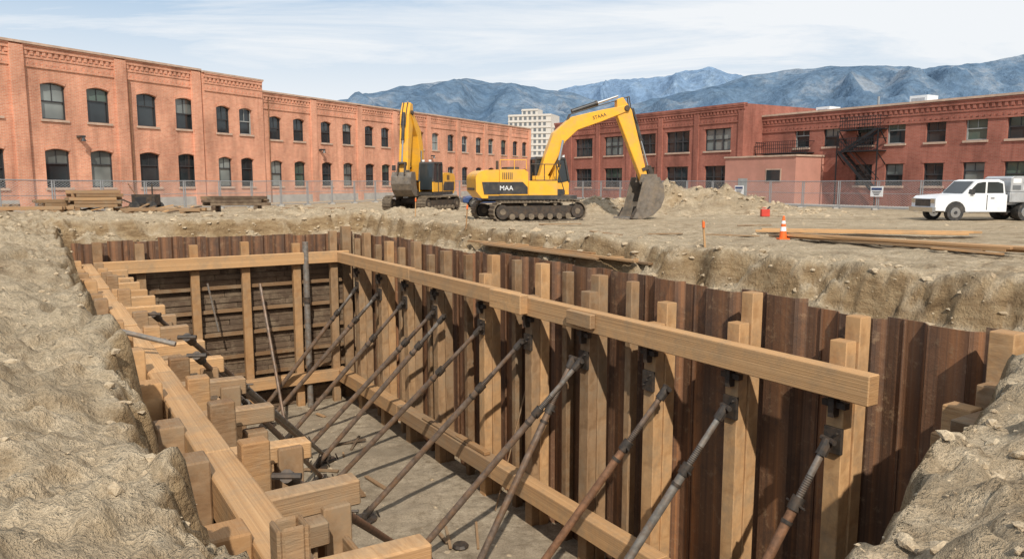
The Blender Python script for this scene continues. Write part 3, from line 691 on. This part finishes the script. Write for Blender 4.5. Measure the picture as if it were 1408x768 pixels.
# ------------------------------------------------------------ vehicles
def wheel(b,x,y,r,w,n=20):
    b.cyl((x,y-w/2,r),(x,y+w/2,r),r,n=n,m=M_rubber); b.cyl((x,y-w/2-.015,r),(x,y+w/2+.015,r),r*.6,n=16,m=M_chrome); b.cyl((x,y-w/2-.03,r),(x,y+w/2+.03,r),r*.22,n=10,m=M_black)
def arch(cx,r,z,n=8): return [(cx+r*math.cos(math.pi-math.pi*k/n),z+r*math.sin(math.pi*k/n)) for k in range(n+1)]
def pickup(loc,rot):
    root=empty('pickup_truck',loc,rot)
    b=MB(); 
    body=[(-2.9,.5),(-2.40,.5)]+[(p[0],p[1]) for p in arch(-1.85,.52,.45)]+[(-1.3,.45),(.75,.45),(.75,1.28),(-1.35,1.32),(-2.7,1.22),(-2.88,1.05)]
    b.prism(body,-.98,.98,M_white)
    b.prism([(-1.45,1.30),(-.80,1.95),(-.55,2.02),(.35,2.02),(.62,1.90),(.74,1.28)],-.86,.86,M_white)
    b.obj('body',root,.06,center=False,segs=3)
    b=MB()
    b.prism(arch(-1.85,.50,.45)+[],-.97,-.7,M_black)
    for s in (-1,1):
        y0=s*.872; 
        for w in ([(-1.2,1.36),(-.75,1.84),(-.45,1.9),(-.32,1.9),(-.32,1.36)],[(-.22,1.36),(-.22,1.9),(.30,1.9),(.55,1.82),(.62,1.36)]): b.prism(w,y0-.01,y0+.01,M_glass)
        b.box(-.30,-.26,s*.985-.006,s*.985+.006,.55,1.28,M_black); b.box(-.1,.08,s*.995-.01,s*.995+.01,1.1,1.14,M_black); b.box(-1.15,-.98,s*1.02-.06,s*1.02+.14,1.3,1.55,M_black)
    b.quad((-1.42,-.78,1.36),(-1.42,.78,1.36),(-.86,.74,1.93),(-.86,-.74,1.93),M_glass)
    b.box(-2.93,-2.88,-.6,.6,.72,1.08,M_black); b.box(-2.92,-2.8,-.95,-.62,.88,1.1,M_chrome); b.box(-2.92,-2.8,.62,.95,.88,1.1,M_chrome); b.box(-3.02,-2.85,-.98,.98,.45,.68,M_chrome)
    wheel(b,-1.85,-.86,.42,.28); wheel(b,-1.85,.86,.42,.28)
    for x_ in (1.75,2.75):
        for y in (-.78,.78): wheel(b,x_,y,.44,.5)
    b.box(-2.2,4.9,-.5,.5,.4,.55,M_black)
    b.obj('trim_and_wheels',root,.01,center=False)
    b=MB()
    b.box(.85,4.95,-1.0,-.62,.92,1.4,M_silver); b.box(.85,4.95,.62,1.0,.92,1.4,M_silver); b.box(.85,4.95,-.619,.619,.78,.9,M_silver)
    b.prism([(.9,1.42),(4.9,1.42),(4.9,2.08),(4.75,2.18),(1.05,2.18),(.9,2.08)],-.95,.95,M_silver)
    for s in (-1,1):
        for zz in (1.52,1.84):
            for k in range(7): b.box(1.0+.55*k,1.42+.55*k,s*.955-.01,s*.955+.01,zz,zz+.22,M_carg if (k+int(zz*10))%2 else M_white)
        for k in range(4): b.box(.92+1.0*k,1.86+1.0*k,s*1.005-.01,s*1.005+.01,.96,1.37,M_silver)
    b.obj('utility_body',root,.03,center=False,segs=2); return root
x,y=23.3,38.3
pickup((x,y,TZw(x,y)+.01),math.radians(4))
def car(loc,rot,paint):
    root=empty('parked_car',loc,rot); b=MB()
    body=[(-2.2,.35)]+arch(-1.4,.38,.33)+arch(1.35,.38,.33)+[(2.2,.35),(2.22,.85),(1.5,.95),(-1.0,.95),(-2.0,.8),(-2.25,.6)]
    b.prism(body,-.88,.88,paint); b.prism([(-1.15,.94),(-.45,1.42),(.9,1.45),(1.75,.94)],-.74,.74,paint); b.obj('body',root,.08,center=False,segs=3)
    b=MB()
    for s in (-1,1): b.prism([(-.9,.99),(-.38,1.36),(.85,1.38),(1.4,.99)],s*.75-.01,s*.75+.01,M_glass)
    b.quad((-1.12,-.66,.99),(-1.12,.66,.99),(-.5,.62,1.40),(-.5,-.62,1.40),M_glass); b.quad((1.72,.66,.99),(1.72,-.66,.99),(.98,-.62,1.42),(.98,.62,1.42),M_glass)
    for x_ in (-1.4,1.35):
        for y_ in (-.8,.8): wheel(b,x_,y_,.33,.2,16)
    b.box(-2.27,-2.2,-.75,-.45,.6,.75,M_chrome); b.box(-2.27,-2.2,.45,.75,.6,.75,M_chrome); b.obj('trim_and_wheels',root,center=False)
# ------------------------------------------------------------ buildings
def facade(b,x0,x1,z0,z1,ops,mw,y=0,frame=None,depth=.28,bars=(1,1)):
    xs=sorted(set([x0,x1]+[o[0] for o in ops]+[o[1] for o in ops])); zs=sorted(set([z0,z1]+[o[2] for o in ops]+[o[3] for o in ops]))
    for xa,xb in zip(xs,xs[1:]):
        for za,zb in zip(zs,zs[1:]):
            mx,mz=(xa+xb)/2,(za+zb)/2
            if any(o[0]<mx<o[1] and o[2]<mz<o[3] for o in ops): continue
            b.quad((xa,y,za),(xb,y,za),(xb,y,zb),(xa,y,zb),mw)
    for o in ops:
        xa,xb,za,zb=o[:4]; yd=y+depth
        b.quad((xa,y,za),(xa,yd,za),(xa,yd,zb),(xa,y,zb),mw); b.quad((xb,yd,za),(xb,y,za),(xb,y,zb),(xb,yd,zb),mw)
        b.quad((xa,y,zb),(xa,yd,zb),(xb,yd,zb),(xb,y,zb),mw); b.quad((xa,yd,za),(xa,y,za),(xb,y,za),(xb,yd,za),mw)
        gm=random.choice([M_glass,M_glass,M_glass,M_glass3,M_glass2]) 
        fm=frame or (M_frame if R()<.8 else M_framel)
        w=xb-xa
        zmid=(za+zb)/2+random.choice([0,0,0,.25*(zb-za)*.5])
        b.quad((xa,yd-.03,zmid),(xb,yd-.03,zmid),(xb,yd-.03,zb),(xa,yd-.03,zb),gm)
        b.quad((xa,yd-.0,za),(xb,yd-.0,za),(xb,yd-.0,zmid),(xa,yd-.0,zmid),M_glass if R()<.6 else gm)
        t=.08
        b.box(xa,xa+t,yd-.1,yd+.02,za,zb,fm); b.box(xb-t,xb,yd-.1,yd+.02,za,zb,fm); b.box(xa+t,xb-t,yd-.1,yd+.02,zb-t,zb,fm); b.box(xa+t,xb-t,yd-.1,yd+.02,za,za+t,fm)
        b.box(xa+t,xb-t,yd-.09,yd+.02,zmid-.04,zmid+.04,fm)
        nb=bars[0] if w<2.2 else 0
        for k in range(nb): xx=xa+w*(k+1)/(nb+1); b.box(xx-.02,xx+.02,yd-.07,yd+.01,zmid+.04,zb-t,fm); 
        if w>2.2:
            for k in range(2): xx=xa+w*(k+1)/3; b.box(xx-.07,xx+.07,yd-.1,yd+.02,za+t,zb-t,fm)
        if za>z0+.3: b.box(xa-.12,xb+.12,y-.10,y+.12,za-.16,za-.002,M_stone)
        if len(o)>5 and o[5]:
            n=8; rise=.16
            top=[(xa+w*k/n, zb-rise+rise*math.sin(math.pi*k/n)) for k in range(n+1)]
            for (xa_,z_a),(xb_,z_b) in zip(top,top[1:]):
                b.quad((xa_,y-.004,z_a),(xb_,y-.004,z_b),(xb_,y-.004,zb+.002),(xa_,y-.004,zb+.002),mw)
                b.quad((xa_,y-.004,z_a),(xa_,yd-.05,z_a),(xb_,yd-.05,z_b),(xb_,y-.004,z_b),mw)
            for k in range(n):
                (p0,q0),(p1,q1)=top[k],top[k+1]
                b.beam((p0,y-.02,q0+.15),(p1,y-.02,q1+.15),.05,.22,mw,up=(0,0,1))
        else: b.box(xa-.15,xb+.15,y-.03,y+.05,zb+.003,zb+.2,mw)
def bldg_box(b,x0,x1,y0,y1,z0,z1,mw,roofz,front=False):
    b.quad((x0,y1,z0),(x0,y0,z0),(x0,y0,z1),(x0,y1,z1),mw); b.quad((x1,y0,z0),(x1,y1,z0),(x1,y1,z1),(x1,y0,z1),mw); b.quad((x1,y1,z0),(x0,y1,z0),(x0,y1,z1),(x1,y1,z1),mw)
    b.quad((x0,y0,roofz),(x1,y0,roofz),(x1,y1,roofz),(x0,y1,roofz),M_roof)
def cornice(b,x0,x1,z,y=0,mw=None,step=.42):
    b.box(x0,x1,y-.12,y+.3,z-.25,z,mw); b.box(x0-.02,x1+.02,y-.18,y+.33,z+.002,z+.10,mw)
    b.box(x0,x1,y-.08,y-.002,z-1.35,z-1.2,mw)
    x=x0+.1
    while x<x1-.2:
        b.box(x,x+step*.5,y-.085,y-.002,z-.55,z-.253,mw); b.box(x,x+step*.5,y-.06,y-.002,z-1.19,z-1.0,mw); x+=step
    b.box(x0,x1,y-.05,y-.002,z-.75,z-.62,mw)
LB=empty('brick_warehouse',(-33.4,50,0),math.atan2(.8887,.4585))
b=MB(); Z0=-.3
wM=[18.6,21.1]; wB=[24.9,28,31.9,35.2,38.9,41.8,45.2,48.7,52.1,55.7,59.2,62.9,66.4,70.2,73.9,77.0]
wA=[-12.5,-9.2,-5.9,-.3,4.1,7.4,11.4,14.9]
def ops(cs,w,zu,zl): 
    r=[]
    for c in cs: r.append((c-w/2,c+w/2,zu[0],zu[1],'w',True)); r.append((c-w/2,c+w/2,zl[0],zl[1],'w',True))
    return r
facade(b,-15,16.6,Z0,11.1,ops(wA,1.75,(6.15,8.6),(1.5,4.15)),M_brick)
facade(b,16.6,23.2,Z0,10.95,ops(wM,1.45,(6.05,8.3),(1.5,4.0)),M_brick,y=-.25)
b.quad((16.6,0,Z0),(16.6,-.25,Z0),(16.6,-.25,10.95),(16.6,0,10.95),M_brick); b.quad((23.2,-.25,Z0),(23.2,0,Z0),(23.2,0,10.95),(23.2,-.25,10.95),M_brick)
facade(b,23.2,79,Z0,10.1,ops(wB,1.5,(5.8,7.9),(1.5,3.85)),M_brick)
bldg_box(b,-15,16.6,0,16,Z0,11.1,M_brick,10.6); bldg_box(b,16.6,23.2,0,16,Z0,10.95,M_brick,10.5); bldg_box(b,23.2,79,0,16,Z0,10.1,M_brick,9.6)
for x in (-7.5,1.7,9.2,16.0): b.box(x-.45,x+.45,-.22,-.002,Z0,10.85,M_brick)
for x in (30.0,37.1,43.5,50.4,57.4,64.6,72.0,78.5): b.box(x-.4,x+.4,-.2,-.002,Z0,9.85,M_brick)
for a,c in ((-15,-7.95),(-7.05,1.25),(2.15,8.75),(9.65,15.55)): cornice(b,a,c,10.85,mw=M_brick)
cornice(b,16.7,23.1,10.75,y=-.25,mw=M_brick)
xs=[23.25,29.6,30.4,36.7,37.5,43.1,43.9,50,50.8,57,57.8,64.2,65,71.6,72.4,78.1]
for a,c in zip(xs[::2],xs[1::2]): cornice(b,a,c,9.85,mw=M_brick)
b.box(-15,16.55,-.26,.3,10.96,11.12,M_stone); b.box(16.56,23.22,-.45,.3,10.86,11.00,M_stone); b.box(23.24,79,-.24,.3,9.97,10.12,M_stone)
b.box(-15,79,-.06,-.003,Z0,.7,M_concrete)
for x in (5.7,30.9,50.9): b.box(x-.15,x+.15,-.6,-.01,5.0,5.15,M_black); b.cyl((x,-.55,4.75),(x,-.55,5.0),.2,.08,n=10,m=M_black)
for x in (9.9,24.0): b.cyl((x,-.12,0),(x,-.12,9.5),.045,n=8,m=M_piper)
b.obj('walls_windows_roof',LB,center=False)
RB=empty('brick_factory',(20.95,70,0),math.atan2(-.847,.531))
b=MB()
o1=[]
for s in (3.17,8.4,13.2,18.3,23.7): o1+= [(-s-1.6,-s+1.6,4.8,6.85,'w'),(-s-1.5,-s+1.5,1.3,3.4,'w')]
facade(b,-29.5,0,Z0,8.9,o1,M_brick2,frame=M_frame); bldg_box(b,-29.5,0,0,20,Z0,8.9,M_brick2,8.5)
cornice(b,-29.4,-.02,8.65,mw=M_brick2)
b.box(-29.5,0,-.2,.3,8.78,8.98,M_brick2)
for x in (-26.3,-21,-15.7,-10.8,-5.8,-.3): b.box(x-.3,x+.3,-.14,-.002,Z0,8.3,M_brick2)
o2=[]
for s in (4.3,7.2,10.3,12.9,16,18.9,21.7,24.6,27.5,30.5): o2.append((s-.75,s+.75,4.85,6.5,'w'))
for s in (10.3,12.9,16,18.9,21.7,24.6,27.5,30.5): o2.append((s-.75,s+.75,1.6,3.3,'w'))
facade(b,.01,34,Z0,7.85,o2,M_brick2,y=2.45); bldg_box(b,.01,34,2.45,20,Z0,7.85,M_brick2,7.5)
cornice(b,.02,34,7.65,y=2.45,mw=M_brick2)
b.box(.02,34,2.22,2.7,7.77,7.93,M_stone)
for x,y0,w,h in ((2.2,7,1.4,.7),(10.5,8,1.5,1.0),(13.0,9,1.6,.5),(21,8,1.6,.4)):
    b.box(x,x+w,y0,y0+1.6,7.5,8.0+h,M_white); b.box(x+.2,x+w-.2,y0-.03,y0-.003,7.9,7.8+h,M_silver)
b.cyl((9,6,7.5),(9,6,9.0),.10,n=10,m=M_galv)
b.obj('walls_windows_roof',RB,center=False)
b=MB()
b.box(-1.0,6.6,-1.2,2.44,Z0,4.0,M_pink); b.box(-1.1,6.7,-1.3,2.44,4.003,4.15,M_stone)
b.box(3.6,5.2,-1.25,-1.203,1.9,3.0,M_stone); b.box(3.7,5.1,-1.27,-1.253,2.0,2.9,M_glass); b.box(.6,1.6,-1.25,-1.203,0,2.2,M_framel)
b.obj('annex',RB,center=False)
b=MB()
def balcony(x0,x1,z,y0=1.2,y1=2.43):
    b.box(x0,x1,y0,y1,z,z+.08,M_fireesc)
    for zz in (.45,.75,1.05): b.box(x0,x1,y0,y0+.04,z+zz,z+zz+.04,M_fireesc)
    x=x0
    while x<=x1: b.box(x,x+.03,y0,y0+.03,z+.08,z+1.05,M_fireesc); x+=.22
    for x in (x0,x1-.05): 
        b.box(x,x+.05,y0,y1,z+1.0,z+1.05,M_fireesc); b.beam((x,y0,z),(x,y1,z-1.0),.06,.06,M_fireesc)
balcony(.3,5.6,4.35); balcony(8.6,12.2,4.3); balcony(8.6,12.2,6.0,1.5)
for y in (1.25,1.95):
    b.beam((8.8,y,4.3),(12.0,y,1.1),.05,.22,M_fireesc); b.beam((8.8,y,5.3),(12.0,y,2.1),.04,.05,M_fireesc)
    b.beam((12.0,y,6.0),(9.0,y,4.3),.05,.2,M_fireesc)
for k in range(12): b.box(8.9+k*.26,9.1+k*.26,1.25,1.95,4.15-k*.26,4.19-k*.26,M_fireesc)
for x in (8.6,12.15): b.box(x,x+.08,1.2,1.28,0,6.0,M_fireesc)
b.box(5.65,5.73,1.2,1.28,0,4.35,M_fireesc)
b.obj('fire_escape',RB,center=False)
b=MB(); b.box(-60,60,-3.6,-1.4,-.2,.13,M_concrete); b.obj('slab',empty('sidewalk',(20.95,70,0),math.atan2(-.847,.531)),center=False)
HT=empty('hotel_tower',(7.5,420,0),math.radians(-18))
b=MB()
for x0,x1,y0,y1,h in ((-10,14,0,18,38),(14.01,24,3,20,33),(-18,-10.01,3,18,30),(-3,6,2,12,41)):
    b.box(x0,x1,y0,y1,-1,h,M_tower); fl=3.1; z=4
    while z<h-2:
        b.box(x0-.15,x1+.15,y0-.35,y0-.02,z+1.9,z+2.5,M_tower)
        x=x0+.8
        while x<x1-1.6: b.box(x,x+1.5,y0-.03,y0-.005,z,z+1.8,M_carg); x+=2.7
        z+=fl
b.obj('tower_body',HT,center=False)
# ------------------------------------------------------------ fences
def fence(name,x0,y0,dx,dy,L,h=2.0,sp=3.0):
    root=empty(name,(x0,y0,0)); b=MB(); n=int(L/sp)
    for i in range(n+1):
        x,y=dx*i*sp,dy*i*sp; z=TZw(x0+x,y0+y)
        b.cyl((x,y,z-.1),(x,y,z+h),.045,n=8,m=M_galv); b.box(x-.3,x+.3,y-.12,y+.12,z-.02,z+.12,M_concrete)
        if i<n:
            x1,y1=dx*(i+1)*sp,dy*(i+1)*sp; z1=TZw(x0+x1,y0+y1)
            b.cyl((x,y,z+h-.04),(x1,y1,z1+h-.04),.035,n=6,m=M_galv); b.cyl((x,y,z+.15),(x1,y1,z1+.15),.03,n=6,m=M_galv); b.cyl((x,y,z+h*.55),(x1,y1,z1+h*.55),.02,n=6,m=M_galv)
            b.cyl((x+dx*.14,y+dy*.14,z),(x+dx*.14,y+dy*.14,z+h),.035,n=6,m=M_galv)
            b.quad((x,y,z+.12),(x1,y1,z1+.12),(x1,y1,z1+h),(x,y,z+h),M_chain,[(0,0),(sp,0),(sp,h),(0,h)])
    b.obj('posts_and_mesh',root,center=False); return root
fence('chain_link_fence',-30.5,36.1,.4585,.8887,69)
fence('chain_link_fence',1.0,90.5,.531,-.847,64)
def sign(x,y,z,w,h,ang,m):
    b=MB(); c,s=math.cos(ang),math.sin(ang); b.obox((x,y,z),(c*w/2,s*w/2,0),(-s*.02,c*.02,0),(0,0,h/2),M_white)
    b.obox((x+s*.03,y-c*.03,z+h*.25),(c*w/2.4,s*w/2.4,0),(-s*.008,c*.008,0),(0,0,h/9),m)
    for k in range(3): b.obox((x+s*.03,y-c*.03,z-h*(.02+.14*k)),(c*w/(2.8+k),s*w/(2.8+k),0),(-s*.008,c*.008,0),(0,0,h/40),M_black)
    b.obj('site_sign')
ang=math.atan2(-.847,.531)
for s,m in ((24,M_red),(33,M_blue),(45,M_blue)): sign(1.0+.531*s-.06,90.5-.847*s-.06,1.25,.9,.7,ang,m)
car((-1.6,58,TZw(-2,58)),math.radians(10),M_blue)
car((-9,78,TZw(-9,78)),math.radians(60),M_carg)

# ------------------------------------------------------------ mountains
def ridge(name,D,crest,m,seed,front=.55,amp=.34):
    n=340;rows=46;x0,x1=crest[0][0],crest[-1][0]; V=[];F=[]
    def cz(x):
        for (a,h),(c,g_) in zip(crest,crest[1:]):
            if x<=c: t=(x-a)/(c-a); t=t*t*(3-2*t)*.5+t*.5; return h+(g_-h)*t
        return crest[-1][1]
    for j in range(rows):
        t=j/(rows-1)
        for i in range(n):
            px=x0+(x1-x0)*i/(n-1); X=(px-704)/1050*D; h=(250-cz(px))/1050*D
            Y=D*(1-(1-front)*t)
            rg=1-abs(noise.noise(Vector((X*.0014+seed,Y*.0007,seed)))*2)
            rg2=1-abs(noise.noise(Vector((X*.0042+seed,Y*.0020,seed+4)))*2)
            n4=fb(X*.008,Y*.008,seed,5)
            fall=(1-t)**1.15
            z=h*fall+h*amp*min(1,t*4)*(1-t)*(rg*1.0+rg2*.7-1.0)+h*.06*n4*min(1,.3+t*3)*(1-t)
            V.append((X,Y,z-5))
    for j in range(rows-1):
        for i in range(n-1): a=j*n+i; F.append((a+n,a+n+1,a+1,a))
    me=bpy.data.meshes.new(name); me.from_pydata(V,[],F); me.materials.append(m); me.polygons.foreach_set('use_smooth',[True]*len(F)); me.update()
    o=bpy.data.objects.new(name,me); sc.collection.objects.link(o)
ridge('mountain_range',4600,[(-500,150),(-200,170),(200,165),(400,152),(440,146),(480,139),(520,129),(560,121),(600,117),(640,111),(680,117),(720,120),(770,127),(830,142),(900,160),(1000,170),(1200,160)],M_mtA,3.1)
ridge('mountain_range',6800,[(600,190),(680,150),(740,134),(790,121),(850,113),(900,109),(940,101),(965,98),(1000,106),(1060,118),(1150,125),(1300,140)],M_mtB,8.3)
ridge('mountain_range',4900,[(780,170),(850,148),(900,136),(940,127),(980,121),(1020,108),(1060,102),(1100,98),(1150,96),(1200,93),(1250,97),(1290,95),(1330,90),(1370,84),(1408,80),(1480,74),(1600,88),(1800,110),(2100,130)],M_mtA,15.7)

# ------------------------------------------------------------ world
w=bpy.data.worlds.new('World'); sc.world=w; w.use_nodes=True; nt=w.node_tree; bg=nt.nodes['Background']
sun=Vector((.10,-.72,.66)).normalized(); el=math.asin(sun.z); rot=math.atan2(sun.x,sun.y)
sky=nt.nodes.new('ShaderNodeTexSky'); sky.sky_type='NISHITA'; sky.sun_disc=False; sky.sun_elevation=el; sky.sun_rotation=rot
sky.air_density=1.0; sky.dust_density=1.0; sky.ozone_density=1.2
tc=N(nt,'ShaderNodeTexCoord'); sp=N(nt,'ShaderNodeSeparateXYZ'); nt.links.new(tc.outputs['Generated'],sp.inputs[0])
zz=math_(nt,'ADD',math_(nt,'MAXIMUM',sp.outputs[2],0.0),.14)
cb=N(nt,'ShaderNodeCombineXYZ'); nt.links.new(math_(nt,'DIVIDE',sp.outputs[0],zz),cb.inputs[0]); nt.links.new(math_(nt,'DIVIDE',sp.outputs[1],zz),cb.inputs[1])
mp=N(nt,'ShaderNodeMapping'); mp.inputs['Scale'].default_value=(.55,1.3,1); mp.inputs['Rotation'].default_value=(0,0,.35); mp.inputs['Location'].default_value=(3.7,1.1,0); nt.links.new(cb.outputs[0],mp.inputs[0])
c1=nz(nt,mp.outputs[0],1.0,8,.62,.8)
bias=math_(nt,'ADD',c1,math_(nt,'MULTIPLY',sp.outputs[0],.16))
cl=ramp(nt,bias,[(.36,.10),(.47,.60),(.60,1.0)])
hz=ramp(nt,sp.outputs[2],[(.0,1.),(.10,.88),(.24,.0)])
f=math_(nt,'MAXIMUM',cl,hz)
base=mixc(nt,.65,sky.outputs[0],(4.3,6.3,8.5))
skc=mixc(nt,f,base,(8.9,9.2,9.5))
nt.links.new(skc,bg.inputs[0]); bg.inputs[1].default_value=.1
sd=bpy.data.lights.new('sun','SUN'); sd.energy=4.3; sd.angle=math.radians(.8); sd.color=(1,.93,.82)
so=bpy.data.objects.new('sun',sd); sc.collection.objects.link(so); so.rotation_euler=sun.to_track_quat('Z','Y').to_euler(); so.location=(0,-20,40)
cd=bpy.data.cameras.new('camera'); cd.sensor_width=36; cd.lens=36*1050/1408; cd.clip_end=30000; cd.clip_start=.1
co=bpy.data.objects.new('camera',cd); sc.collection.objects.link(co); co.location=(0,0,1.9); co.rotation_euler=(math.pi/2-math.atan(134/1050),0,0)
sc.camera=co
sc.view_settings.view_transform='Standard'; sc.view_settings.look='None'; sc.view_settings.exposure=0
